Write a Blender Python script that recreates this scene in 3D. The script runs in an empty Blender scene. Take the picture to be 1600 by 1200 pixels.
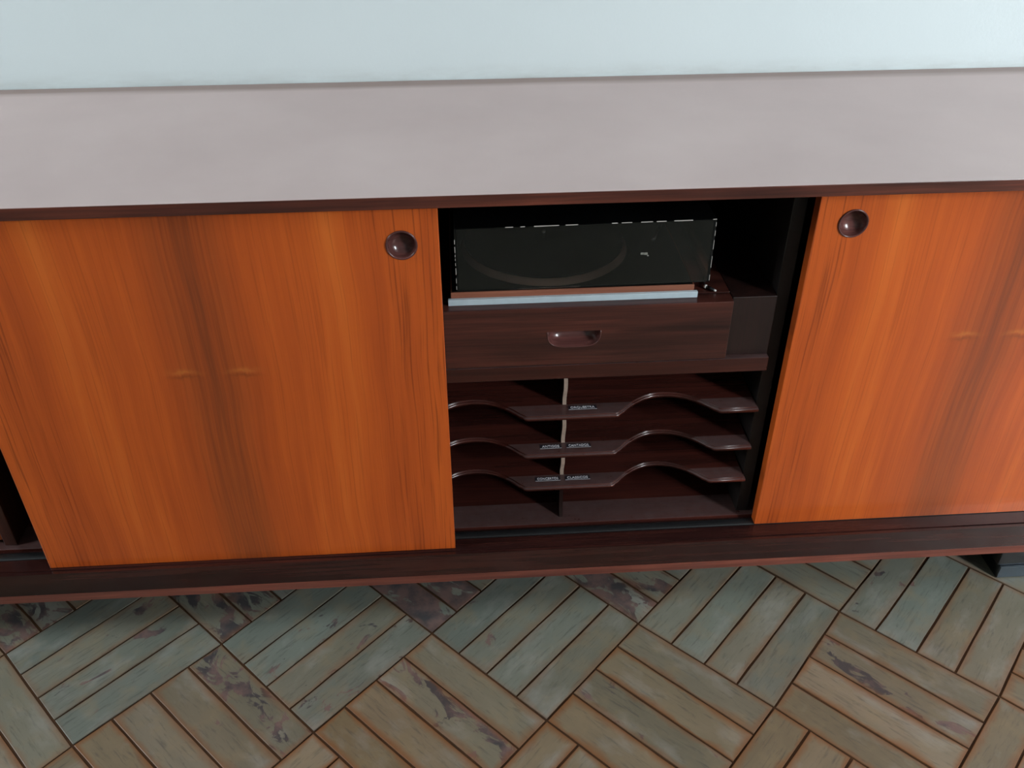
import bpy, bmesh, math, random
from mathutils import Vector, Matrix

random.seed(7)
sc = bpy.context.scene
COL = sc.collection

# ------------------------------------------------------------------ camera
F_PX, CAM_Y, CAM_Z, YAW, PITCH, ROLL = 1430.0, -1.0619, 1.2431, 0.0639, 0.6154, -0.0031
cam = bpy.data.cameras.new('camera')
cam.sensor_fit = 'HORIZONTAL'
cam.sensor_width = 36.0
cam.lens = 36.0 * F_PX / 1600.0
cam.clip_start = 0.01
cam_ob = bpy.data.objects.new('camera', cam)
COL.objects.link(cam_ob)
fw = Vector((math.sin(YAW) * math.cos(PITCH), math.cos(YAW) * math.cos(PITCH), -math.sin(PITCH)))
rt = Vector((math.cos(YAW), -math.sin(YAW), 0))
up = rt.cross(fw)
r2 = rt * math.cos(ROLL) + up * math.sin(ROLL)
u2 = -rt * math.sin(ROLL) + up * math.cos(ROLL)
M = Matrix((r2, u2, -fw)).transposed().to_4x4()
M.translation = Vector((0, CAM_Y, CAM_Z))
cam_ob.matrix_world = M
sc.camera = cam_ob

# ------------------------------------------------------------------ world, window daylight, added left fill, exposure
world = bpy.data.worlds.new('sky')
sc.world = world
world.use_nodes = True
world.node_tree.nodes['Background'].inputs[0].default_value = (0.62, 0.78, 1.0, 1)
world.node_tree.nodes['Background'].inputs[1].default_value = 0.6
sc.view_settings.view_transform = 'Standard'
sc.view_settings.look = 'None'
sc.view_settings.gamma = 1.0
sc.view_settings.use_curve_mapping = False
sc.view_settings.exposure = 0.0


def window_light(name, loc, target, sx, sy, watts, color):
    l = bpy.data.lights.new(name, 'AREA')
    l.shape = 'RECTANGLE'
    l.size, l.size_y = sx, sy
    l.energy = watts
    l.color = color
    o = bpy.data.objects.new(name, l)
    COL.objects.link(o)
    o.location = loc
    d = Vector(target) - Vector(loc)
    o.rotation_euler = d.to_track_quat('-Z', 'Y').to_euler()
    return o


WIN1 = (2.66, 3.26, 1.20, 2.65)      # x0, x1, z0, z1 of the opening in the front wall
WIN_FILL = (-0.75, 0.15, 1.25, 2.45)     # y0, y1, z0, z1 of an unseen left opening, added to brighten wall and top
RX0, RX1, RY0, RY1, RZ1 = -2.7, 3.55, -2.5, 0.472, 2.9
window_light('daylight_front', ((WIN1[0] + WIN1[1]) / 2, RY0 - 0.06, (WIN1[2] + WIN1[3]) / 2),
             ((WIN1[0] + WIN1[1]) / 2, 0, (WIN1[2] + WIN1[3]) / 2), 0.58, 1.42, 272, (0.90, 0.96, 1.0))
window_light('fill_left', (RX0 - 0.06, (WIN_FILL[0] + WIN_FILL[1]) / 2, (WIN_FILL[2] + WIN_FILL[3]) / 2),
             (0, (WIN_FILL[0] + WIN_FILL[1]) / 2, (WIN_FILL[2] + WIN_FILL[3]) / 2), 0.88, 1.18, 85, (0.88, 0.97, 1.0))  # fill lamp added at the left, kept out of the open compartments


# ------------------------------------------------------------------ node helpers
class NT:
    def __init__(self, name):
        self.m = bpy.data.materials.new(name)
        self.m.use_nodes = True
        self.t = self.m.node_tree
        self.bsdf = self.t.nodes['Principled BSDF']
        self.out = self.t.nodes['Material Output']

    def n(self, kind, **kw):
        nd = self.t.nodes.new(kind)
        for k, v in kw.items():
            if k.startswith('i_'):
                nd.inputs[k[2:].replace('_', ' ')].default_value = v
            else:
                setattr(nd, k, v)
        return nd

    def l(self, a, b):
        self.t.links.new(a, b)

    def math(self, op, a, b=None, c=None, clamp=False):
        nd = self.t.nodes.new('ShaderNodeMath')
        nd.operation = op
        nd.use_clamp = clamp
        for i, v in enumerate((a, b, c)):
            if v is None:
                continue
            if isinstance(v, (int, float)):
                nd.inputs[i].default_value = v
            else:
                self.l(v, nd.inputs[i])
        return nd.outputs[0]

    def mix(self, fac, a, b, mode='MIX'):
        nd = self.t.nodes.new('ShaderNodeMix')
        nd.data_type = 'RGBA'
        nd.blend_type = mode
        nd.clamp_factor = True
        for sock, v in ((nd.inputs[0], fac), (nd.inputs[6], a), (nd.inputs[7], b)):
            if isinstance(v, (int, float)):
                sock.default_value = v
            elif isinstance(v, tuple):
                sock.default_value = (v[0], v[1], v[2], 1)
            else:
                self.l(v, sock)
        return nd.outputs[2]

    def ramp(self, fac, stops):
        nd = self.t.nodes.new('ShaderNodeValToRGB')
        e = nd.color_ramp.elements
        while len(e) < len(stops):
            e.new(0.5)
        for el, (pos, c) in zip(e, stops):
            el.position = pos
            el.color = (c[0], c[1], c[2], 1) if isinstance(c, tuple) else (c, c, c, 1)
        self.l(fac, nd.inputs[0])
        return nd.outputs[0]

    def coords(self, shift=True):
        tc = self.n('ShaderNodeTexCoord')
        if not shift:
            return tc.outputs['Object']
        oi = self.n('ShaderNodeObjectInfo')
        k = self.math('MULTIPLY', oi.outputs['Random'], 7.3)
        v = self.n('ShaderNodeVectorMath', operation='ADD')
        cx = self.n('ShaderNodeCombineXYZ')
        for i in range(3):
            self.l(k, cx.inputs[i])
        self.l(tc.outputs['Object'], v.inputs[0])
        self.l(cx.outputs[0], v.inputs[1])
        return v.outputs[0]

    def scaled(self, vec, s):
        v = self.n('ShaderNodeVectorMath', operation='MULTIPLY')
        self.l(vec, v.inputs[0])
        v.inputs[1].default_value = s
        return v.outputs[0]

    def noise(self, vec, scale=1.0, detail=4.0, rough=0.55, dist=0.0):
        nd = self.n('ShaderNodeTexNoise')
        self.l(vec, nd.inputs['Vector'])
        nd.inputs['Scale'].default_value = scale
        nd.inputs['Detail'].default_value = detail
        nd.inputs['Roughness'].default_value = rough
        nd.inputs['Distortion'].default_value = dist
        return nd.outputs['Fac']

    def bump(self, h, strength=0.2, dist=0.002):
        b = self.n('ShaderNodeBump')
        b.inputs['Strength'].default_value = strength
        b.inputs['Distance'].default_value = dist
        self.l(h, b.inputs['Height'])
        self.l(b.outputs[0], self.bsdf.inputs['Normal'])

    def set(self, color=None, rough=None, metal=None, spec=None, coat=None, coat_rough=None, ior=None):
        I = self.bsdf.inputs
        for key, v in (('Base Color', color), ('Roughness', rough), ('Metallic', metal), ('Specular IOR Level', spec),
                       ('Coat Weight', coat), ('Coat Roughness', coat_rough), ('IOR', ior)):
            if v is None:
                continue
            if isinstance(v, (int, float)):
                I[key].default_value = v
            elif isinstance(v, tuple):
                I[key].default_value = (v[0], v[1], v[2], 1)
            else:
                self.l(v, I[key])
        return self.m


def plain(name, color, rough=0.5, metal=0.0, spec=0.5, var=0.12, vscale=60):
    t = NT(name)
    nz = t.noise(t.coords(), vscale, 3)
    c = t.mix(nz, tuple(x * (1 - var) for x in color), tuple(min(1, x * (1 + var)) for x in color))
    return t.set(color=c, rough=rough, metal=metal, spec=spec)


def mat_dark_wood(name, axis, light=(0.095, 0.026, 0.018), dark=(0.022, 0.008, 0.007), rough=0.3, dust=None):
    """rosewood with the grain running along one local axis"""
    t = NT(name)
    co = t.coords()
    s = [34.0, 34.0, 34.0]
    s[axis] = 2.0
    warp = t.noise(t.scaled(co, (3, 3, 3)), 1.0, 2)
    a = t.noise(t.scaled(co, tuple(s)), 1.0, 5, 0.6, 0.6)
    s2 = [260.0, 260.0, 260.0]
    s2[axis] = 7.0
    b = t.noise(t.scaled(co, tuple(s2)), 1.0, 2)
    f = t.math('ADD', t.math('MULTIPLY', a, 0.75), t.math('MULTIPLY', warp, 0.25))
    c = t.ramp(f, [(0.36, dark), (0.5, tuple((x + y) / 2 for x, y in zip(light, dark))), (0.64, light)])
    c = t.mix(t.math('MULTIPLY', t.ramp(b, [(0.42, 1.0), (0.55, 0.0)]), 0.45), c, dark)
    if dust:
        thr, dcol, amt = dust
        sep = t.n('ShaderNodeSeparateXYZ')
        t.l(t.coords(False), sep.inputs[0])
        band = t.math('LESS_THAN', sep.outputs[1], thr)
        nz = t.noise(co, 90.0, 4)
        geo = t.n('ShaderNodeNewGeometry')
        sepn = t.n('ShaderNodeSeparateXYZ')
        t.l(geo.outputs['Normal'], sepn.inputs[0])
        upf = t.math('GREATER_THAN', sepn.outputs[2], 0.5)
        k = t.math('MULTIPLY', t.math('MULTIPLY', band, upf), t.math('MULTIPLY_ADD', nz, 0.5, amt - 0.25), clamp=True)
        c = t.mix(k, c, dcol)
        rough = t.math('MULTIPLY_ADD', k, 0.35, rough)
    t.bump(b, 0.08, 0.0006)
    return t.set(color=c, rough=rough, spec=0.5)


def mat_door():
    """book-matched orange veneer, vertical grain, darker heart band and a cross figure in the middle"""
    t = NT('door_veneer')
    co = t.coords(False)
    sep = t.n('ShaderNodeSeparateXYZ')
    t.l(co, sep.inputs[0])
    x, z = sep.outputs[0], sep.outputs[2]
    wv = t.n('ShaderNodeCombineXYZ')
    t.l(t.math('MULTIPLY', x, 2.5), wv.inputs[0])
    t.l(t.math('MULTIPLY', z, 2.2), wv.inputs[2])
    wob = t.math('MULTIPLY', t.math('SUBTRACT', t.noise(wv.outputs[0], 1.0, 2), 0.5), 0.03)
    xw = t.math('ADD', x, wob)
    ax = t.math('ABSOLUTE', xw)
    v = t.n('ShaderNodeCombineXYZ')
    t.l(ax, v.inputs[0])
    t.l(z, v.inputs[2])
    vv = v.outputs[0]
    broad = t.noise(t.scaled(vv, (9, 1, 0.9)), 1.0, 3, 0.5)
    mid = t.noise(t.scaled(vv, (45, 1, 1.6)), 1.0, 4, 0.6)
    fine = t.noise(t.scaled(vv, (330, 1, 4.0)), 1.0, 3, 0.6)
    f = t.math('ADD', t.math('MULTIPLY', broad, 0.6), t.math('MULTIPLY', mid, 0.4))
    c = t.ramp(f, [(0.34, (0.34, 0.056, 0.011)), (0.46, (0.49, 0.086, 0.014)), (0.56, (0.58, 0.108, 0.016)),
                   (0.70, (0.68, 0.150, 0.023))])
    # darker heart band
    g = t.math('EXPONENT', t.math('MULTIPLY', t.math('POWER', t.math('DIVIDE', ax, 0.045), 2.0), -1.0))
    streak = t.ramp(t.noise(t.scaled(vv, (120, 1, 2.0)), 1.0, 3, 0.65), [(0.35, 1.0), (0.65, 0.45)])
    c = t.mix(t.math('MULTIPLY', t.math('MULTIPLY', g, streak), 0.9), c, (0.17, 0.042, 0.015))
    # thin dark lines, denser near the outer edges
    lines = t.ramp(fine, [(0.36, 1.0), (0.47, 0.0)])
    edge = t.math('MULTIPLY_ADD', t.math('GREATER_THAN', ax, 0.235), 0.35, 0.28)
    c = t.mix(t.math('MULTIPLY', lines, edge), c, (0.22, 0.040, 0.010))
    # cross figure: pale wrinkle to both sides of the middle
    fz = t.math('SUBTRACT', z, 0.063)
    wrv = t.noise(t.scaled(vv, (40, 1, 30)), 1.0, 3)
    fzz = t.math('ADD', fz, t.math('MULTIPLY', t.math('SUBTRACT', wrv, 0.5), 0.035))
    gz = t.math('EXPONENT', t.math('MULTIPLY', t.math('POWER', t.math('DIVIDE', fzz, 0.0042), 2.0), -1.0))
    gx = t.math('EXPONENT', t.math('MULTIPLY', t.math('POWER', t.math('DIVIDE', t.math('SUBTRACT', ax, 0.042), 0.018), 2.0), -1.0))
    c = t.mix(t.math('MULTIPLY', t.math('MULTIPLY', gz, gx), 0.42), c, (0.60, 0.20, 0.035))
    gz2 = t.math('EXPONENT', t.math('MULTIPLY', t.math('POWER', t.math('DIVIDE', t.math('ADD', fzz, 0.010), 0.004), 2.0), -1.0))
    c = t.mix(t.math('MULTIPLY', t.math('MULTIPLY', gz2, gx), 0.45), c, (0.16, 0.045, 0.014))
    t.bump(fine, 0.06, 0.0005)
    return t.set(color=c, rough=0.27, spec=0.5)


def mat_top():
    """rosewood top under a dull film of dust and worn polish"""
    t = NT('dusty_top')
    co = t.coords(False)
    a = t.noise(t.scaled(co, (1.5, 22, 22)), 1.0, 4, 0.6, 0.4)
    b = t.noise(co, 3.2, 4, 0.6)
    wood = t.mix(a, (0.10, 0.032, 0.028), (0.20, 0.075, 0.062))
    film = t.mix(b, (0.50, 0.38, 0.365), (0.60, 0.48, 0.46))
    c = t.mix(t.math('MULTIPLY_ADD', b, 0.3, 0.68), wood, film)
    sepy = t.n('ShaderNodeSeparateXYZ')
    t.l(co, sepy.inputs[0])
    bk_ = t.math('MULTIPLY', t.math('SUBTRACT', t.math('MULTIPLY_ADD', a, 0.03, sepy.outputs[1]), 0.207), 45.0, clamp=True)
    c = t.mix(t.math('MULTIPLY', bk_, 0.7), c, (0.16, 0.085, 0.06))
    # little brown spots and scuffs
    vo = t.n('ShaderNodeTexVoronoi')
    t.l(co, vo.inputs['Vector'])
    vo.inputs['Scale'].default_value = 6.0
    sp = t.math('LESS_THAN', vo.outputs['Distance'], 0.017)
    c = t.mix(t.math('MULTIPLY', sp, 0.6), c, (0.28, 0.13, 0.07))
    t.bump(t.noise(co, 400.0, 2), 0.05, 0.0004)
    return t.set(color=c, rough=t.math('MULTIPLY_ADD', b, 0.2, 0.28), spec=0.7)


def mat_wall():
    t = NT('wall_paint')
    co = t.coords(False)
    a = t.noise(co, 2.5, 4)
    c = t.mix(a, (0.58, 0.65, 0.662), (0.635, 0.70, 0.71))
    vo = t.n('ShaderNodeTexVoronoi')
    t.l(co, vo.inputs['Vector'])
    vo.inputs['Scale'].default_value = 7.0
    sp = t.math('LESS_THAN', vo.outputs['Distance'], 0.016)
    c = t.mix(t.math('MULTIPLY', sp, 0.7), c, (0.42, 0.30, 0.18))
    # scuffed, grubby line where the furniture touches the wall
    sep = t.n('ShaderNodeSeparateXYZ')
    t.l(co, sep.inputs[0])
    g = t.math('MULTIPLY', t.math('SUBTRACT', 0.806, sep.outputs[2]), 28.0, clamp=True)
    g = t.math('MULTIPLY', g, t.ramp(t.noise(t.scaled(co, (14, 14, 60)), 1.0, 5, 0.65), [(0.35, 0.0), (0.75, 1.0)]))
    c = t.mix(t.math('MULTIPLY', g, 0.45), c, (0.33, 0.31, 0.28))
    t.bump(t.noise(co, 160.0, 3), 0.12, 0.0015)
    return t.set(color=c, rough=0.75, spec=0.3)


def mat_tile():
    """riven slate strip: colour from the object, purple-brown blotches, rust along the joints"""
    t = NT('slate_strip')
    oi = t.n('ShaderNodeObjectInfo')
    co = t.coords()
    tc = t.n('ShaderNodeTexCoord')
    a = t.noise(t.scaled(co, (7, 30, 30)), 1.0, 5, 0.6, 0.5)
    b = t.noise(co, 22.0, 4, 0.6)
    c = t.mix(t.math('MULTIPLY_ADD', a, 0.9, -0.1), t.mix(1.0, oi.outputs['Color'], (0.68, 0.70, 0.66), 'MULTIPLY'),
              t.mix(1.0, oi.outputs['Color'], (1.18, 1.16, 1.12), 'MULTIPLY'))
    c = t.mix(t.math('MULTIPLY', t.ramp(b, [(0.5, 0.0), (0.72, 1.0)]), 0.35), c, (0.26, 0.19, 0.10))
    st = t.noise(t.scaled(co, (26, 210, 210)), 1.0, 4, 0.65, 0.4)
    c = t.mix(t.math('MULTIPLY', t.ramp(st, [(0.30, 1.0), (0.46, 0.0)]), 0.55), c, (0.055, 0.052, 0.048))
    pale = t.noise(t.scaled(co, (9, 16, 16)), 1.0, 5, 0.6)
    c = t.mix(t.math('MULTIPLY', t.ramp(pale, [(0.52, 0.0), (0.75, 1.0)]), 0.5), c, (0.34, 0.33, 0.30))
    # blotches
    d = t.noise(t.scaled(co, (16, 30, 30)), 1.0, 6, 0.62, 0.9)
    thr = t.math('SUBTRACT', 0.80, t.math('MULTIPLY', oi.outputs['Alpha'], 0.34))
    k = t.math('MULTIPLY', t.math('SUBTRACT', d, thr), 28.0, clamp=True)
    c = t.mix(t.math('MULTIPLY', k, 0.92), c, t.mix(t.ramp(b, [(0.42, 0.0), (0.6, 1.0)]), (0.050, 0.045, 0.050), (0.165, 0.098, 0.090)))
    # rust creeping in from the joints
    sep = t.n('ShaderNodeSeparateXYZ')
    t.l(tc.outputs['Generated'], sep.inputs[0])
    gx = t.math('MULTIPLY', t.math('SUBTRACT', 0.5, t.math('ABSOLUTE', t.math('SUBTRACT', sep.outputs[0], 0.5))), 0.25)
    gy = t.math('MULTIPLY', t.math('SUBTRACT', 0.5, t.math('ABSOLUTE', t.math('SUBTRACT', sep.outputs[1], 0.5))), 0.062)
    dist = t.math('MINIMUM', gx, gy)
    nz = t.noise(co, 14.0, 4, 0.6)
    wid = t.math('MULTIPLY', t.ramp(nz, [(0.30, 0.15), (0.68, 1.0)]), 0.018)
    ru = t.math('SUBTRACT', 1.0, t.math('DIVIDE', dist, wid), clamp=True)
    sepc = t.n('ShaderNodeSeparateColor')
    t.l(oi.outputs['Color'], sepc.inputs[0])
    warm = t.math('MULTIPLY', t.math('SUBTRACT', sepc.outputs[0], sepc.outputs[2]), 9.0, clamp=True)
    c = t.mix(t.math('MULTIPLY', ru, t.math('MULTIPLY_ADD', warm, 0.75, 0.15)), c, (0.20, 0.070, 0.018))
    t.bump(t.math('ADD', t.math('MULTIPLY', a, 0.6), t.math('MULTIPLY', k, -0.3)), 0.35, 0.002)
    return t.set(color=c, rough=t.math('MULTIPLY_ADD', b, 0.25, 0.30), spec=0.5)


def mat_smoked():
    """smoked acrylic: dark see-through sheet with a polished skin"""
    t = NT('smoked_acrylic')
    tr = t.n('ShaderNodeBsdfTransparent')
    tr.inputs[0].default_value = (0.90, 0.87, 0.85, 1)
    gl = t.n('ShaderNodeBsdfGlossy')
    gl.inputs['Color'].default_value = (1, 1, 1, 1)
    gl.inputs['Roughness'].default_value = 0.12
    df = t.n('ShaderNodeBsdfDiffuse')
    sm = t.noise(t.coords(), 9.0, 5, 0.6)
    t.l(t.mix(sm, (0.006, 0.007, 0.008), (0.035, 0.040, 0.043)), df.inputs[0])
    fr = t.n('ShaderNodeFresnel')
    fr.inputs[0].default_value = 1.46
    m1 = t.n('ShaderNodeMixShader')
    m1.inputs[0].default_value = 0.16
    t.l(tr.outputs[0], m1.inputs[1])
    t.l(df.outputs[0], m1.inputs[2])
    m2 = t.n('ShaderNodeMixShader')
    t.l(fr.outputs[0], m2.inputs[0])
    t.l(m1.outputs[0], m2.inputs[1])
    t.l(gl.outputs[0], m2.inputs[2])
    t.l(m2.outputs[0], t.out.inputs[0])
    return t.m


def mat_metal(name, color, rough):
    t = NT(name)
    nz = t.noise(t.scaled(t.coords(), (3, 200, 200)), 1.0, 2)
    return t.set(color=t.mix(nz, tuple(x * 0.88 for x in color), color), rough=rough, metal=1.0)


def mat_grout():
    t = NT('grout')
    nz = t.noise(t.coords(False), 40.0, 5, 0.6)
    c = t.mix(nz, (0.020, 0.013, 0.010), (0.095, 0.040, 0.014))
    return t.set(color=c, rough=0.9, spec=0.2)


M_DOOR = mat_door()
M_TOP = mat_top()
M_WALL = mat_wall()
M_TILE = mat_tile()
M_GROUT = mat_grout()
M_ACRYL = mat_smoked()
M_WX = mat_dark_wood('rosewood_along', 0)
M_WXE = mat_dark_wood('rosewood_edge', 0, (0.17, 0.044, 0.026), (0.035, 0.012, 0.010), 0.3)
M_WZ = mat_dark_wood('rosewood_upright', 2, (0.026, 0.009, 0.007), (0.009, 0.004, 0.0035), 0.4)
M_PART_SHADE = mat_dark_wood('shaded_partition', 2, (0.012, 0.006, 0.005), (0.006, 0.004, 0.0035), 0.6)  # near-black copy of the wood, door shade put into the colour
M_WZ2 = mat_dark_wood('bay_rosewood', 2, (0.075, 0.024, 0.015), (0.030, 0.010, 0.008), 0.4)
M_RAIL = mat_dark_wood('rail_rosewood', 0, (0.055, 0.016, 0.012), (0.016, 0.006, 0.006), 0.2)
M_SHELF = mat_dark_wood('rosewood_shelf', 0, (0.085, 0.020, 0.014), (0.034, 0.010, 0.008), 0.2,
                        dust=(-0.147, (0.13, 0.10, 0.10), 0.32))
M_PANEL = mat_dark_wood('bay_panel_veneer', 0, (0.40, 0.085, 0.02), (0.24, 0.05, 0.014), 0.35)
M_LIP_LIT = mat_dark_wood('rosewood_lip_lit', 0, (0.30, 0.085, 0.055), (0.12, 0.032, 0.024), 0.28)  # lighter copy of the rosewood, catching light is painted in
M_PULL = mat_dark_wood('polished_rosewood', 0, (0.15, 0.055, 0.048), (0.06, 0.022, 0.020), 0.2)
M_RAW = plain('raw_edge', (0.33, 0.24, 0.19), 0.7, var=0.4, vscale=180)
M_BLACK = plain('black_lacquer', (0.010, 0.010, 0.011), 0.22)
M_TRACK = plain('black_track', (0.012, 0.012, 0.013), 0.3)
M_ALU_SHEEN = plain('aluminium_sheen_paint', (0.52, 0.62, 0.67), 0.35)  # non-metal, the bright bluish reflection is painted into the colour
M_PLAT = plain('platter_rim', (0.93, 0.68, 0.59), 0.36, metal=0.35, var=0.05)
M_CHROME = mat_metal('bright_steel', (0.60, 0.66, 0.72), 0.22)
M_STEEL = mat_metal('dark_steel', (0.13, 0.16, 0.19), 0.2)
M_PLINTH = mat_dark_wood('player_wood', 0, (0.36, 0.13, 0.075), (0.20, 0.065, 0.035), 0.45)
M_DECK = plain('deck_black', (0.004, 0.004, 0.004), 0.5, spec=0.2)
M_RUBBER = plain('platter_mat', (0.004, 0.004, 0.004), 0.7, spec=0.2)
M_WEAR = plain('chipped_edge', (0.55, 0.52, 0.48), 0.6)
M_TAPE = plain('label_tape', (0.02, 0.018, 0.024), 0.35)
M_LETTER = plain('label_letters', (0.72, 0.70, 0.74), 0.5)
M_LOGO = plain('badge_print', (0.20, 0.20, 0.17), 0.5)
M_WHITE = plain('room_paint', (0.28, 0.28, 0.27), 0.7, vscale=8)
M_FRAME = plain('window_frame_paint', (0.75, 0.76, 0.76), 0.4)
M_TIP = plain('plug_tip', (0.75, 0.74, 0.70), 0.3)


# ------------------------------------------------------------------ geometry helpers
WORLD = {}


def obj(name, mesh, mats, loc=(0, 0, 0), parent=None, rot=None):
    o = bpy.data.objects.new(name, mesh)
    COL.objects.link(o)
    if mesh is not None and mats is not None and not mesh.materials:
        for m in (mats if isinstance(mats, (list, tuple)) else [mats]):
            mesh.materials.append(m)
    WORLD[o] = Vector(loc)
    if parent is not None:
        o.parent = parent
        o.location = Vector(loc) - WORLD[parent]
    else:
        o.location = loc
    if rot:
        o.rotation_euler = rot
    return o


def empty(name, loc, label, cat):
    o = obj(name, None, None, loc)
    o.empty_display_size = 0.05
    o['label'] = label
    o['category'] = cat
    return o


def to_mesh(bm, name='mesh', smooth=False):
    bmesh.ops.recalc_face_normals(bm, faces=bm.faces[:])
    me = bpy.data.meshes.new(name)
    bm.to_mesh(me)
    bm.free()
    if smooth:
        for p in me.polygons:
            p.use_smooth = True
    return me


def bm_box(bm, x0, x1, y0, y1, z0, z1):
    vs = [bm.verts.new(v) for v in ((x0, y0, z0), (x1, y0, z0), (x1, y1, z0), (x0, y1, z0),
                                    (x0, y0, z1), (x1, y0, z1), (x1, y1, z1), (x0, y1, z1))]
    for f in ((0, 3, 2, 1), (4, 5, 6, 7), (0, 1, 5, 4), (1, 2, 6, 5), (2, 3, 7, 6), (3, 0, 4, 7)):
        bm.faces.new([vs[i] for i in f])


def box(name, x0, x1, y0, y1, z0, z1, mat, parent=None, bev=0.0015, kind=None, seg=2):
    """a bevelled board given in world coordinates; origin at its middle"""
    c = ((x0 + x1) / 2, (y0 + y1) / 2, (z0 + z1) / 2)
    bm = bmesh.new()
    bm_box(bm, x0 - c[0], x1 - c[0], y0 - c[1], y1 - c[1], z0 - c[2], z1 - c[2])
    if bev:
        bmesh.ops.bevel(bm, geom=bm.edges[:], offset=bev, segments=seg, affect='EDGES', profile=0.5)
    o = obj(name, to_mesh(bm, name), mat, c, parent)
    if kind:
        o['kind'] = kind
    return o


def extrude_profile(name, pts, axis_len, loc, mat, parent, axis='x', bev=0.0, smooth=False):
    """pts: closed 2-D outline. axis x: (y, z) swept along x; z: (x, y) swept up z"""
    bm = bmesh.new()
    a, b = [], []
    for p in pts:
        if axis == 'x':
            a.append(bm.verts.new((-axis_len / 2, p[0], p[1])))
            b.append(bm.verts.new((axis_len / 2, p[0], p[1])))
        elif axis == 'z':
            a.append(bm.verts.new((p[0], p[1], 0)))
            b.append(bm.verts.new((p[0], p[1], axis_len)))
    n = len(pts)
    bm.faces.new(a)
    bm.faces.new(b)
    for i in range(n):
        bm.faces.new((a[i], a[(i + 1) % n], b[(i + 1) % n], b[i]))
    if bev:
        bmesh.ops.recalc_face_normals(bm, faces=bm.faces[:])
        es = [e for e in bm.edges if len(e.link_faces) == 2 and (len(e.link_faces[0].verts) > 4 or len(e.link_faces[1].verts) > 4)]
        bmesh.ops.bevel(bm, geom=es, offset=bev, segments=4, affect='EDGES')
        for f in bm.faces:
            f.smooth = len(f.verts) == 4
    me = to_mesh(bm, name, smooth)
    return obj(name, me, mat, loc, parent)


def lathe_mesh(profile, seg=48, axis='y'):
    """profile of (radius, height) turned about an axis; height grows along +axis"""
    bm = bmesh.new()
    rings = []
    for r, h in profile:
        ring = []
        if r < 1e-6:
            ring = [bm.verts.new((0, h, 0) if axis == 'y' else (0, 0, h))]
        else:
            for k in range(seg):
                a = 2 * math.pi * k / seg
                ring.append(bm.verts.new((r * math.cos(a), h, r * math.sin(a)) if axis == 'y'
                                         else (r * math.cos(a), r * math.sin(a), h)))
        rings.append(ring)
    for A, B in zip(rings, rings[1:]):
        for k in range(seg):
            k2 = (k + 1) % seg
            if len(A) == 1 and len(B) == 1:
                continue
            if len(A) == 1:
                bm.faces.new((A[0], B[k], B[k2]))
            elif len(B) == 1:
                bm.faces.new((A[k], A[k2], B[0]))
            else:
                bm.faces.new((A[k], A[k2], B[k2], B[k]))
    return to_mesh(bm, 'lathe', True)


def cut(o, cutter_mesh, world_loc):
    """carve a cutter out of a board and keep the plain result"""
    c = bpy.data.objects.new('cutter', cutter_mesh)
    COL.objects.link(c)
    c.location = world_loc
    md = o.modifiers.new('cut', 'BOOLEAN')
    md.object = c
    md.operation = 'DIFFERENCE'
    md.solver = 'EXACT'
    bpy.context.view_layer.update()
    dg = bpy.context.evaluated_depsgraph_get()
    me = bpy.data.meshes.new_from_object(o.evaluated_get(dg))
    o.modifiers.clear()
    o.data = me
    bpy.data.objects.remove(c)


def tube_mesh(pts, r, seg=10):
    bm = bmesh.new()
    rings = []
    n = len(pts)
    for i, p in enumerate(pts):
        p = Vector(p)
        t = (Vector(pts[min(i + 1, n - 1)]) - Vector(pts[max(i - 1, 0)])).normalized()
        s = t.cross(Vector((0, 0, 1)))
        if s.length < 1e-4:
            s = t.cross(Vector((0, 1, 0)))
        s.normalize()
        q = s.cross(t)
        rr = r[i] if isinstance(r, (list, tuple)) else r
        rings.append([bm.verts.new(p + (s * math.cos(2 * math.pi * k / seg) + q * math.sin(2 * math.pi * k / seg)) * rr)
                      for k in range(seg)])
    for A, B in zip(rings, rings[1:]):
        for k in range(seg):
            bm.faces.new((A[k], A[(k + 1) % seg], B[(k + 1) % seg], B[k]))
    bm.faces.new(rings[0])
    bm.faces.new(rings[-1])
    return to_mesh(bm, 'tube', True)


# ------------------------------------------------------------------ the room
def wall_with_hole(name, horizontal, const, a0, a1, z1, hole, thick, mat):
    h0, h1, hz0, hz1 = hole
    bm = bmesh.new()
    for (p0, p1, q0, q1) in ((a0, h0, 0, z1), (h1, a1, 0, z1), (h0, h1, 0, hz0), (h0, h1, hz1, z1)):
        if horizontal:
            bm_box(bm, p0, p1, const - thick, const, q0, q1)
        else:
            bm_box(bm, const - thick, const, p0, p1, q0, q1)
    o = obj(name, to_mesh(bm, name), mat)
    o['kind'] = 'structure'
    return o


box('wall_back', RX0, RX1, RY1, RY1 + 0.12, -0.02, RZ1, M_WALL, None, 0, 'structure')
bk = bpy.data.objects['wall_back']
# keep the wall paint in world coordinates
for v in bk.data.vertices:
    v.co += bk.location
bk.location = (0, 0, 0)
box('wall_right', RX1, RX1 + 0.12, RY0, RY1, 0, RZ1, M_WHITE, None, 0, 'structure')
wall_with_hole('wall_front', True, RY0, RX0, RX1, RZ1, WIN1, 0.12, M_WHITE)
wall_with_hole('wall_left', False, RX0, RY0, RY1, RZ1, WIN_FILL, 0.12, M_WHITE)
box('ceiling', RX0, RX1, RY0, RY1, RZ1, RZ1 + 0.1, M_WHITE, None, 0, 'structure')


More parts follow.
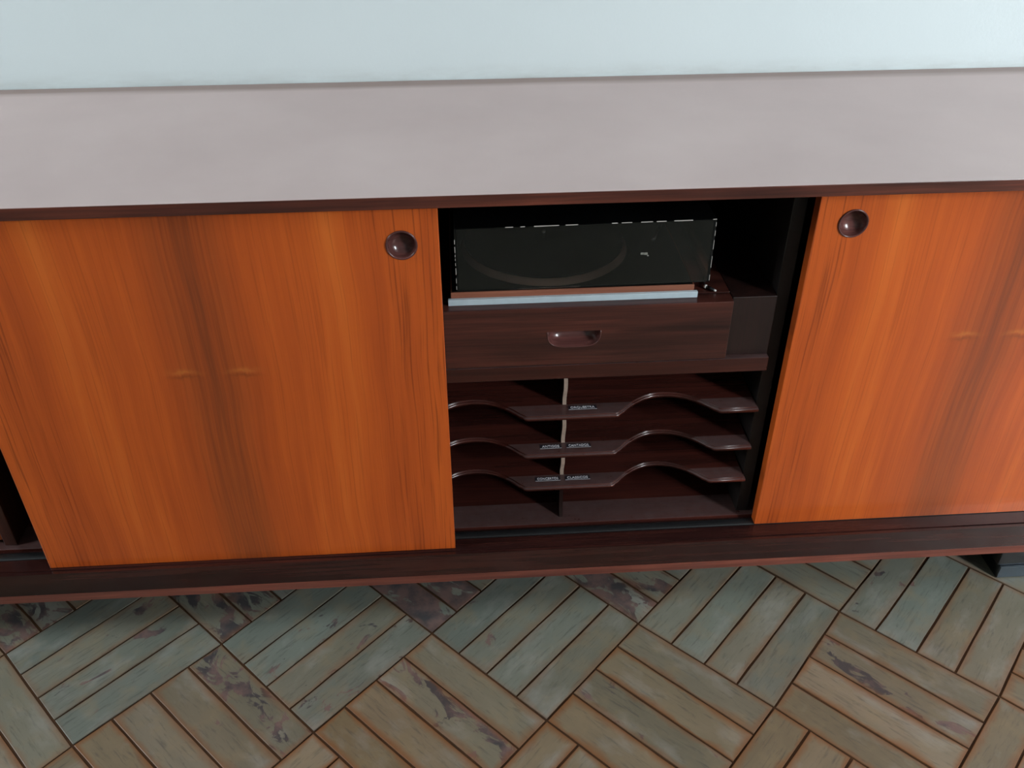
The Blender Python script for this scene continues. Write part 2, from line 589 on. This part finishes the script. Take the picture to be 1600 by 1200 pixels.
def window(name, horizontal, const, hole):
    h0, h1, z0, z1 = hole
    w = 0.05
    root = None
    for i, (p0, p1, q0, q1) in enumerate(((h0, h1, z0, z0 + w), (h0, h1, z1 - w, z1), (h0, h0 + w, z0 + w, z1 - w),
                                          (h1 - w, h1, z0 + w, z1 - w),
                                          ((h0 + h1) / 2 - 0.02, (h0 + h1) / 2 + 0.02, z0 + w, z1 - w))):
        nm = name if i == 0 else 'window_frame'
        if horizontal:
            o = box(nm, p0, p1, const - 0.05, const - 0.01, q0, q1, M_FRAME, root)
        else:
            o = box(nm, const - 0.05, const - 0.01, p0, p1, q0, q1, M_FRAME, root)
        if root is None:
            root = o
            o['kind'] = 'structure'


window('window_1', True, RY0, WIN1)
window('fill_window', False, RX0, WIN_FILL)  # frame of the added left window, out of view

# ------------------------------------------------------------------ floor: slate strips laid in squares of four on the diagonal
floor = box('floor', RX0, RX1, RY0, RY1, -0.06, -0.0022, M_GROUT, None, 0, 'structure')
O0, U0, V0 = Vector((-0.4285, -0.0270)), Vector((0.1782, 0.1794)), Vector((0.1785, -0.1813))
NODE_FIX = {(0, 0): (0.004, -0.0011), (0, 1): (-0.0013, 0.0009), (2, 2): (-0.0035, -0.0016), (2, 3): (0.0016, 0.0006),
            (3, 3): (-0.0058, 0.003), (3, 4): (0.0066, -0.002), (-1, 0): (-0.0066, 0.0005), (-1, -1): (0.005, 0.0)}


def node(i, j):
    d = NODE_FIX.get((i, j), (0, 0))
    return O0 + U0 * i + V0 * j + Vector(d)


BLOTCH = {(-1, 0, 3): 0.86, (0, 1, 2): 0.84, (0, 0, 3): 0.62, (0, 0, 2): 0.55, (0, 0, 1): 0.55, (-1, -1, 1): 0.5,
          (-1, -1, 2): 0.62, (-1, -1, 3): 0.5, (1, 0, 0): 1.15, (1, 0, 1): 1.15, (2, 1, 0): 1.0, (2, 1, 1): 0.85,
          (0, -1, 0): 0.8, (0, -1, 1): 0.8, (-2, -2, 1): 0.75, (-1, -2, 0): 0.85, (-1, -2, 1): 0.85, (3, 2, 0): 0.5,
          (2, 2, 0): 0.45, (1, 1, 1): 0.5, (1, 1, 0): 0.55, (3, 3, 0): 0.6, (2, 3, 2): 0.7, (1, 2, 1): 0.6, (-2, -1, 0): 0.62}
PALETTE = [(0.200, 0.215, 0.185), (0.215, 0.220, 0.185), (0.185, 0.205, 0.182), (0.228, 0.222, 0.182), (0.205, 0.198, 0.160)]
WARM = [(0.225, 0.172, 0.112), (0.240, 0.182, 0.122), (0.205, 0.162, 0.108), (0.258, 0.202, 0.145), (0.222, 0.162, 0.096)]


def tile_quad(i, j, k):
    """corner points of strip k of square (i, j)"""
    a, b, c, d = node(i, j), node(i + 1, j), node(i + 1, j + 1), node(i, j + 1)
    rnd = random.Random(i * 731 + j * 97 + 5)
    cuts = [0.0] + [q * 0.25 + rnd.uniform(-0.012, 0.012) for q in (1, 2, 3)] + [1.0]
    t0, t1 = cuts[k], cuts[k + 1]
    if (i - j) % 2 == 0:      # strips run along u
        return [a.lerp(d, t0), b.lerp(c, t0), b.lerp(c, t1), a.lerp(d, t1)]
    return [a.lerp(b, t0), d.lerp(c, t0), d.lerp(c, t1), a.lerp(b, t1)]


def strip_mesh(local, rnd, bevel=True):
    """slightly uneven prism: shrink for the joint, small chamfer, wavering long edges"""
    n = 6
    (p0, p1, p2, p3) = local
    lo, hi = [], []
    for s in range(n + 1):
        f = s / n
        lo.append(p0.lerp(p1, f))
        hi.append(p3.lerp(p2, f))
    gap = 0.0014
    outer = []
    for s, p in enumerate(lo):
        outer.append(Vector((p.x, p.y + gap + rnd.uniform(0, 0.0011))))
    for s, p in enumerate(reversed(hi)):
        outer.append(Vector((p.x, p.y - gap - rnd.uniform(0, 0.0011))))
    for q in (0, 2 * n + 1):
        outer[q].x += gap + rnd.uniform(0, 0.0008)
    for q in (n, n + 1):
        outer[q].x -= gap + rnd.uniform(0, 0.0008)
    m = len(outer)
    cen = sum(outer, Vector((0, 0))) / m
    bm = bmesh.new()
    bot = [bm.verts.new((p.x, p.y, -0.012)) for p in outer]
    mid = [bm.verts.new((p.x, p.y, -0.0003)) for p in outer]
    top = []
    for p in outer:
        d = Vector((0.0007 if p.x < cen.x else -0.0007, 0.0007 if p.y < cen.y else -0.0007))
        if abs(p.x - cen.x) < 0.1:
            d.x = 0
        top.append(bm.verts.new((p.x + d.x, p.y + d.y, 0.0)))
    for q in range(m):
        r = (q + 1) % m
        bm.faces.new((bot[q], bot[r], mid[r], mid[q]))
        bm.faces.new((mid[q], mid[r], top[r], top[q]))
    bm.faces.new(top)
    return to_mesh(bm, 'floor_tile')


def tile_colour(i, j, k, c, rnd):
    w = max(0.0, min(1.0, (-c.y - 0.02) / 0.24 + (c.x - 0.1) * 0.16 + rnd.uniform(-0.22, 0.22)))
    a, b = rnd.choice(PALETTE), rnd.choice(WARM)
    g = rnd.uniform(0.82, 1.04)
    return tuple((x * (1 - w) + y * w) * g for x, y in zip(a, b))


cells = []
for i in range(-16, 18):
    for j in range(-16, 20):
        for k in range(4):
            q = tile_quad(i, j, k)
            c = sum(q, Vector((0, 0))) / 4
            if c.x < RX0 + 0.13 or c.x > RX1 - 0.13 or c.y < RY0 + 0.1 or c.y > RY1 - 0.08:
                continue
            cells.append((i, j, k, q, c))
cells.sort(key=lambda t: abs((t[4].x - 0.08) / 1.15) ** 4 + abs((t[4].y + 0.13) / 0.42) ** 4)
NEAR = 288
for (i, j, k, q, c) in cells[:NEAR]:
    rnd = random.Random(i * 7919 + j * 613 + k * 31)
    axis = (q[1] - q[0] + q[2] - q[3]).normalized()
    ang = math.atan2(axis.y, axis.x)
    ca, sa = math.cos(-ang), math.sin(-ang)
    loc = [Vector(((p.x - c.x) * ca - (p.y - c.y) * sa, (p.x - c.x) * sa + (p.y - c.y) * ca)) for p in q]
    if loc[0].y > loc[3].y:
        loc = [loc[3], loc[2], loc[1], loc[0]]
    o = obj('floor_tile', strip_mesh(loc, rnd), M_TILE, (c.x, c.y, rnd.uniform(-0.0006, 0.0004)), floor,
            (rnd.uniform(-0.004, 0.004), rnd.uniform(-0.0015, 0.0015), ang))
    col = tile_colour(i, j, k, c, rnd)
    al = BLOTCH.get((i, j, k), rnd.choice((0.05, 0.1, 0.2, 0.3, 0.42)))
    o.color = (col[0], col[1], col[2], al)

bm = bmesh.new()
for (i, j, k, q, c) in cells[NEAR:]:
    pts = [c + (p - c) * 0.965 for p in q]
    top = [bm.verts.new((p.x, p.y, 0)) for p in pts]
    bot = [bm.verts.new((p.x, p.y, -0.01)) for p in pts]
    bm.faces.new(top)
    for s in range(4):
        bm.faces.new((top[s], top[(s + 1) % 4], bot[(s + 1) % 4], bot[s]))
far = obj('floor_tiles', to_mesh(bm, 'floor_tiles'), M_TILE, (0, 0, 0), floor)
far.color = (0.2, 0.19, 0.15, 0.3)
far['kind'] = 'stuff'

# ------------------------------------------------------------------ sideboard
SX0, SX1 = -1.39, 1.10
ZT, ZTB, ZB, ZRB, ZRT, DEPTH = 0.780, 0.7632, 0.0901, 0.1090, 0.1555, 0.470
sb = empty('sideboard', ((SX0 + SX1) / 2, DEPTH / 2, 0), 'long low rosewood sideboard with orange sliding doors against the pale wall', 'sideboard')

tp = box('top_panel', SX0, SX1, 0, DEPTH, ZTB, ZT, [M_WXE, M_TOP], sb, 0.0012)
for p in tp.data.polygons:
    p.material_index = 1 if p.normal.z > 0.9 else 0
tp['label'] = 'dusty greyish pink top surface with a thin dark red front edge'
box('bottom_panel', SX0, SX1, 0.004, DEPTH - 0.01, ZB + 0.001, ZRB + 0.001, M_WX, sb, 0.001)
# chamfered lip under the front rail, light on its slope put into the colour
extrude_profile('bottom_lip', [(-0.0005, ZRB - ZRB), (0.004, 0.0), (0.004, ZB - ZRB), (0.0022, ZB - ZRB)], SX1 - SX0,
                ((SX0 + SX1) / 2, 0, ZRB), M_LIP_LIT, sb)['label'] = 'reddish chamfered lower edge'
# front rail with two fine steps in its top
extrude_profile('front_rail', [(0, ZRB), (0, ZRT), (0.0055, ZRT), (0.0060, ZRT - 0.0022), (0.0085, ZRT - 0.0022), (0.0090, ZRT),
                               (0.0335, ZRT), (0.0335, ZRT - 0.004), (0.058, ZRT - 0.004), (0.058, ZRB)],
                SX1 - SX0, ((SX0 + SX1) / 2, 0, 0), M_RAIL, sb, bev=0)
# rear running track: black half-round strip
prof = [(0.0355, ZRT - 0.005)]
for s in range(9):
    a = math.pi * s / 8
    prof.append((0.0445 - 0.0088 * math.cos(a), ZRT - 0.003 + 0.0045 * math.sin(a)))
prof.append((0.0535, ZRT - 0.005))
extrude_profile('sliding_track', prof, SX1 - SX0 - 0.04, ((SX0 + SX1) / 2, 0, 0), M_TRACK, sb)['label'] = 'black glossy door track'
box('interior_floor', SX0 + 0.02, SX1 - 0.02, 0.0585, DEPTH - 0.012, 0.1115, 0.157, M_SHELF, sb, 0.001)
fl = bpy.data.objects['interior_floor']
box('back_panel', SX0 + 0.02, SX1 - 0.02, DEPTH - 0.012, DEPTH - 0.002, 0.1115, ZTB - 0.0005, M_WX, sb, 0)
for x in (SX0, SX1 - 0.02):
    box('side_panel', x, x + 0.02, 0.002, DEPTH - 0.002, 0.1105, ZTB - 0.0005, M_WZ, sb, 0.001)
PARTS = (-0.765, -0.154, 0.4565, )
for x in PARTS:
    box('partition', x, x + 0.02, 0.0680, DEPTH - 0.0125, 0.1575, ZTB - 0.0005, M_WZ2 if x < -0.5 else M_PART_SHADE, sb, 0.001)  # partitions by the open bay carry painted shade

# sliding doors
DZ0, DZ1 = ZRT + 0.0004, ZTB - 0.0008


def pull_mesh():
    prof = [(0.0190, 0.004), (0.0207, 0.0002), (0.0208, -0.0012), (0.0200, -0.0021), (0.0190, -0.0020), (0.0180, -0.0008)]
    for s in range(1, 13):
        a = math.pi / 2 * s / 12
        prof.append((0.0180 * math.cos(a), -0.0008 + 0.0140 * math.sin(a)))
    return lathe_mesh(prof, 56, 'y')


PULL = pull_mesh()
PULL.materials.append(M_PULL)
CUT = lathe_mesh([(0, -0.01), (0.0194, -0.01), (0.0194, 0.0150), (0, 0.0150)], 48, 'y')


def door(x0, x1, y0, px, label):
    d = box('sliding_door', x0, x1, y0, y0 + 0.018, DZ0, DZ1, M_DOOR, sb, 0.0009)
    d['label'] = label
    pz = 0.7080
    cut(d, CUT, (px, y0, pz))
    o = obj('door_pull', PULL, None, (px, y0, pz), d)
    o['label'] = 'round dished dark wood finger pull'
    return d


door(-0.6745, -0.0250, 0.0130, -0.0735, 'front orange veneer door left of the open bay')
door(0.4795, 1.0775, 0.0350, 0.5305, 'rear orange veneer door right of the open bay')

# shelf under the drawer
box('shelf', -0.1335, 0.4560, 0.0500, DEPTH - 0.013, 0.4610, 0.4855, M_SHELF, sb, 0.0012)
# drawer case
box('drawer_case', 0.3905, 0.4560, 0.0600, 0.40, 0.4858, 0.5850, M_WZ, sb, 0.0008)
box('drawer_case', -0.1335, 0.3900, 0.0765, 0.40, 0.5770, 0.5850, M_WX, sb, 0.0008)
dr = box('drawer', -0.1325, 0.3890, 0.0480, 0.0760, 0.4880, 0.5852, M_WX, sb, 0.0010)
dr['label'] = 'dark wood drawer front with a scooped finger recess'
PX0, PX1, PZ0, PZ1 = 0.1225, 0.1995, 0.5190, 0.5455
pcx, pcz = (PX0 + PX1) / 2, PZ1
hw, hh = (PX1 - PX0) / 2, PZ1 - PZ0


def d_outline(s, n=40):
    """flat-topped scoop outline: squared-off half oval below a straight upper edge"""
    pts = []
    for q in range(n + 1):
        a = math.pi * q / n
        cx, sx = math.cos(a), math.sin(a)
        x = hw * s * math.copysign(abs(cx) ** 0.55, cx)
        z = -hh * s * abs(sx) ** 0.6
        pts.append((x, z))
    return pts


bm = bmesh.new()
o1 = d_outline(1.0)
A = [bm.verts.new((x, -0.01, z)) for x, z in o1]
B = [bm.verts.new((x, 0.0235, z)) for x, z in o1]
bm.faces.new(A)
bm.faces.new(B)
for s in range(len(A)):
    r = (s + 1) % len(A)
    bm.faces.new((A[s], A[r], B[r], B[s]))
cut(dr, to_mesh(bm), (pcx, 0.0480, pcz))
bm = bmesh.new()
rings = []
for s in range(0, 9):
    f = s / 8
    sc_ = 1.0 - f * 0.999
    rings.append([bm.verts.new((x, 0.0220 * math.sqrt(max(0, 1 - sc_ ** 2.6)), z)) for x, z in d_outline(max(sc_, 0.02))])
for Aq, Bq in zip(rings, rings[1:]):
    for s in range(len(Aq) - 1):
        bm.faces.new((Aq[s], Aq[s + 1], Bq[s + 1], Bq[s]))
# polished rim along the lower edge
pm = to_mesh(bm, 'drawer_pull', True)
dp = obj('drawer_pull', pm, M_PULL, (pcx, 0.0482, pcz), dr)
dp['label'] = 'glossy scooped recess with a flat upper edge'
rim = obj('pull_rim', tube_mesh([(x, 0, z) for x, z in d_outline(1.0)], 0.0009, 8), M_PULL, (pcx, 0.0478, pcz), dr)

# record slots: three thin shelves with two waves cut in the front, and short uprights between them
S_X0, S_X1, S_Y0, S_Y1 = -0.1335, 0.4560, 0.0510, DEPTH - 0.013
ARCS = ((0.0125, 0.0775), (0.3155, 0.0775))


def slot_outline():
    pts = []
    n = 22
    pts.append((S_X0, S_Y0))
    for cx, half in ARCS:
        for q in range(n + 1):
            t = -1 + 2 * q / n
            y = S_Y0 + 0.049 * (1 - abs(t) ** 2.1)
            if q in (0, n):
                # small rounded nose
                sgn = -1 if q == 0 else 1
                seq = [(cx + sgn * (half + 0.006), S_Y0), (cx + sgn * (half + 0.001), S_Y0 + 0.0012), (cx + sgn * (half - 0.002), S_Y0 + 0.005)]
                pts += seq if q == 0 else seq[::-1]
            else:
                if abs(t) > 0.94:
                    continue
                pts.append((cx + half * t, y))
    pts += [(S_X1, S_Y0), (S_X1, S_Y1), (S_X0, S_Y1)]
    return pts


SH_Z = (0.3805, 0.3047, 0.2365)
SH_T = 0.0100
so = slot_outline()
soc = [(x - (S_X0 + S_X1) / 2, y - 0.2275) for x, y in so]   # board origin sits deep, so dust starts at local y = -0.147
for z in SH_Z:
    o = extrude_profile('record_shelf', soc, SH_T, ((S_X0 + S_X1) / 2, 0.2275, z), M_SHELF, sb, axis='z', bev=0.0028)
    o['label'] = 'thin dark shelf with two waves cut in its front edge'

LEV = [0.4610] + [v for z in SH_Z for v in (z + SH_T, z)] + [0.157]
for q in range(4):
    z1, z0 = LEV[2 * q] - 0.0002, LEV[2 * q + 1] + 0.0002
    bm = bmesh.new()
    n = 12
    fr, bkv = [], []
    x0, x1 = 0.1525, 0.1585
    rows = []
    rnd = random.Random(q + 3)
    ph = rnd.uniform(0, 1)
    for s in range(n + 1):
        f = s / n
        z = z0 + (z1 - z0) * f
        yw = 0.0785 + 0.0018 * math.sin(2 * math.pi * (f * 1.15 + 0.12)) + rnd.uniform(-0.0003, 0.0003)
        xs = -0.0005 * math.sin(2 * math.pi * (f * 1.15 + 0.12))
        if q == 3:
            yw, xs = 0.074 + 0.010 * (1 - f) ** 3 * 0 + 0.006 * f * (1 - f) * 4, 0
        rows.append([bm.verts.new((x0 + xs, yw, z)), bm.verts.new((x1 + xs, yw, z)), bm.verts.new((x1, 0.44, z)), bm.verts.new((x0, 0.44, z))])
    frontfaces = []
    for Aq, Bq in zip(rows, rows[1:]):
        frontfaces.append(bm.faces.new((Aq[0], Aq[1], Bq[1], Bq[0])))
        bm.faces.new((Aq[1], Aq[2], Bq[2], Bq[1]))
        bm.faces.new((Aq[2], Aq[3], Bq[3], Bq[2]))
        bm.faces.new((Aq[3], Aq[0], Bq[0], Bq[3]))
    bm.faces.new(rows[0])
    bm.faces.new(rows[-1])
    for f in frontfaces:
        f.material_index = 1 if q < 3 else 0
    for v in bm.verts:
        v.co -= Vector((0.1555, 0.26, (z0 + z1) / 2))
    o = obj('divider', to_mesh(bm, 'divider'), [M_WZ, M_RAW], (0.1555, 0.26, (z0 + z1) / 2), sb)
    o['label'] = 'upright slot divider with a worn pale wavy front edge' if q < 3 else 'dark upright slot divider'


def label_tape(text, x0, x1, z):
    """embossed plastic label lying on the shelf in front of the divider"""
    y0, y1 = 0.0655, 0.0760
    tape = box('label_tape', x0, x1, y0, y1, z, z + 0.0004, M_TAPE, sb, 0)
    tape['label'] = 'black embossed label reading ' + text
    cu = bpy.data.curves.new('text', 'FONT')
    cu.body = text
    cu.size = 0.0074
    cu.extrude = 0.0003
    cu.align_x = 'CENTER'
    cu.align_y = 'CENTER'
    to = bpy.data.objects.new('text', cu)
    COL.objects.link(to)
    bpy.context.view_layer.update()
    me = bpy.data.meshes.new_from_object(to.evaluated_get(bpy.context.evaluated_depsgraph_get()))
    bpy.data.objects.remove(to)
    xs = [v.co.x for v in me.vertices]
    k = (x1 - x0 - 0.007) / (max(xs) - min(xs))
    for v in me.vertices:
        v.co.x *= k
    me.materials.clear()
    obj('lettering', me, M_LETTER, ((x0 + x1) / 2, (y0 + y1) / 2, z + 0.0006), tape)
    bm = bmesh.new()
    bm_box(bm, -(x1 - x0) / 2, (x1 - x0) / 2, -0.0003, 0.0003, 0, 0.0003)
    obj('tape_edge', to_mesh(bm), M_LETTER, ((x0 + x1) / 2, y0 + 0.0006, z + 0.0003), tape)


label_tape('ORQUESTRA', 0.1600, 0.2045, SH_Z[0] + SH_T)
label_tape('ANTIGOS', 0.1170, 0.1515, SH_Z[1] + SH_T)
label_tape('CANTADOS', 0.1595, 0.1985, SH_Z[1] + SH_T)
label_tape('CONCERTOS', 0.1100, 0.1515, SH_Z[2] + SH_T)
label_tape('CLASSICOS', 0.1595, 0.2005, SH_Z[2] + SH_T)

# panel added at the far left as stand-in for an orange reflection-like patch
dl = box('bay_panel', -1.10, -0.7660, 0.074, 0.092, 0.1650, 0.215, M_PANEL, sb, 0.001)
dl['label'] = 'reddish panel added for an orange patch in the far left bay'

# low pedestal feet on steel plates
for x0 in (0.9400, -1.2300 - 0.14 + 0.0):
    leg = box('foot', x0, x0 + 0.135, 0.030, 0.43, 0.0290, ZB + 0.0006, M_BLACK, sb, 0.0015)
    leg['label'] = 'low black foot on a steel plate'
    box('foot_plate', x0 + 0.004, x0 + 0.131, 0.026, 0.434, 0.0004, 0.0288, M_STEEL, leg, 0.0015)

# ------------------------------------------------------------------ record player on the drawer case
TZ = 0.5853
rp = empty('record_player', (0.16, 0.20, TZ), 'record player under a dark smoked dust cover above the drawer', 'record player')
box('plinth', -0.0140, 0.3345, 0.0690, 0.36, TZ, 0.6030, M_PLINTH, rp, 0.0008)
ft = box('front_trim', -0.0180, 0.3390, 0.0630, 0.0688, TZ, 0.5946, M_ALU_SHEEN, rp, 0.0006)
ft['label'] = 'aluminium strip along the front with its pale sheen painted in'
box('deck', -0.0120, 0.3325, 0.0710, 0.358, 0.6031, 0.6036, M_DECK, rp, 0)
PC = (0.130, 0.204)
o = obj('platter', lathe_mesh([(0, 0), (0.1262, 0), (0.1275, 0.0006), (0.1272, 0.0014), (0.1226, 0.0092), (0.1215, 0.0100), (0, 0.0100)], 96, 'z'),
        M_PLAT, (PC[0], PC[1], 0.6038), rp)
o['label'] = 'metal platter with a bright rim'
obj('platter_mat', lathe_mesh([(0, 0), (0.121, 0), (0.121, 0.003), (0, 0.003)], 64, 'z'), M_RUBBER, (PC[0], PC[1], 0.6139), rp)
obj('spindle', lathe_mesh([(0, 0), (0.0036, 0), (0.0036, 0.012), (0.0022, 0.014), (0, 0.014)], 20, 'z'), M_CHROME, (PC[0], PC[1], 0.6170), rp)
tb = obj('tonearm', tube_mesh([(0, 0, 0), (0, -0.12, 0), (-0.018, -0.16, -0.004)], 0.0035, 10), M_CHROME, (0.305, 0.310, 0.640), rp)
obj('arm_base', lathe_mesh([(0, 0), (0.022, 0), (0.022, 0.018), (0.012, 0.022), (0.012, 0.034), (0, 0.034)], 32, 'z'), M_BLACK, (0.305, 0.310, 0.6037), tb)

# dust cover: five thin acrylic sheets as one hood
CX0, CX1, CY0, CY1, CZ0, CZ1 = -0.0050, 0.3555, 0.0715, 0.3550, 0.6045, 0.7015
cc = ((CX0 + CX1) / 2, (CY0 + CY1) / 2, CZ0)
bm = bmesh.new()
x0, x1, y0, y1, h = CX0 - cc[0], CX1 - cc[0], CY0 - cc[1], CY1 - cc[1], CZ1 - CZ0
th = 0.003
ov = [bm.verts.new(v) for v in ((x0, y0, 0), (x1, y0, 0), (x1, y1, 0), (x0, y1, 0), (x0, y0, h), (x1, y0, h), (x1, y1, h), (x0, y1, h))]
iv = [bm.verts.new(v) for v in ((x0 + th, y0 + th, 0), (x1 - th, y0 + th, 0), (x1 - th, y1 - th, 0), (x0 + th, y1 - th, 0),
                                (x0 + th, y0 + th, h - th), (x1 - th, y0 + th, h - th), (x1 - th, y1 - th, h - th), (x0 + th, y1 - th, h - th))]
for f in ((4, 5, 6, 7), (0, 1, 5, 4), (1, 2, 6, 5), (2, 3, 7, 6), (3, 0, 4, 7)):
    bm.faces.new([ov[s] for s in f])
    bm.faces.new([iv[s] for s in reversed(f)])
for s in range(4):
    r = (s + 1) % 4
    bm.faces.new((ov[s], iv[s], iv[r], ov[r]))
dc = obj('dust_cover', to_mesh(bm, 'dust_cover'), M_ACRYL, cc, rp, (0, -0.0085, 0))
dc['label'] = 'smoked acrylic hood with chipped edges'


def along(f):
    return CX0 + (CX1 - CX0) * f / 403.0     # millimetre-like steps along the front edge


rnd = random.Random(11)
bm = bmesh.new()
for a, b in ((78, 90), (101, 108), (122, 138), (138, 160), (170, 189), (241, 250), (256, 272), (286, 304), (310, 325), (337, 366), (397, 403)):
    t = rnd.uniform(0.0005, 0.0009)
    bm_box(bm, along(a) - cc[0], along(b) - cc[0], y0 - 0.0003, y0 + t, h - t, h + 0.0003)
z = 0.004
while z < h - 0.02:
    l = rnd.uniform(0.003, 0.010)
    bm_box(bm, x0 - 0.0003, x0 + rnd.uniform(0.0003, 0.0007), y0 - 0.0003, y0 + 0.0006, z, z + l)
    z += l + rnd.uniform(0.001, 0.006)
z = 0.002
while z < h - 0.004:
    l = rnd.uniform(0.005, 0.018)
    bm_box(bm, x1 - 0.0004, x1 + 0.0002, y0 - 0.0003, y0 + 0.0004, z, z + l)
    z += l + rnd.uniform(0.004, 0.012)
ob = obj('edge_wear', to_mesh(bm), M_WEAR, cc, dc)
ob.location = (0, 0, 0)
ob['kind'] = 'stuff'
ob['label'] = 'pale chipped lines along the hood edges'
# tiny printed badge
bm = bmesh.new()
for (a, b, c, d) in ((-0.0058, -0.0012, -0.0016, 0.0016), (-0.0008, 0.0042, -0.0022, 0.0014), (0.0036, 0.0060, -0.0044, -0.0026)):
    bm_box(bm, a, b, -0.0002, 0.0002, c, d)
bd = obj('badge', to_mesh(bm), M_LOGO, (0.259, CY0 - 0.0002, 0.6535), dc)
bd.location = (0.259 - cc[0], CY0 - cc[1] - 0.0002, 0.6535 - CZ0)

# ------------------------------------------------------------------ small audio plug beside the player
pl = empty('audio_plug', (0.362, 0.082, 0.5855), 'tiny black cable plug with pale metal ends beside the record player', 'plug')
pz = 0.5855 + 0.0030
obj('plug_body', tube_mesh([(-0.004, 0.005, 0), (0.0045, -0.005, 0)], [0.0026, 0.0022], 12), M_BLACK, (0.362, 0.082, pz), pl)
obj('plug_tip', tube_mesh([(0.0045, -0.005, 0), (0.0065, -0.0074, 0)], [0.0018, 0.0014], 10), M_TIP, (0.362, 0.082, pz), pl)
obj('plug_collar', tube_mesh([(-0.0065, 0.0078, 0), (-0.0040, 0.005, 0)], [0.0028, 0.0028], 12), M_TIP, (0.362, 0.082, pz), pl)
obj('cable', tube_mesh([(-0.0065, 0.0078, 0), (-0.0045, 0.020, -0.0015), (0.004, 0.05, -0.0015), (0.012, 0.11, -0.0015)], 0.0014, 8), M_BLACK,
    (0.362, 0.082, pz), pl)
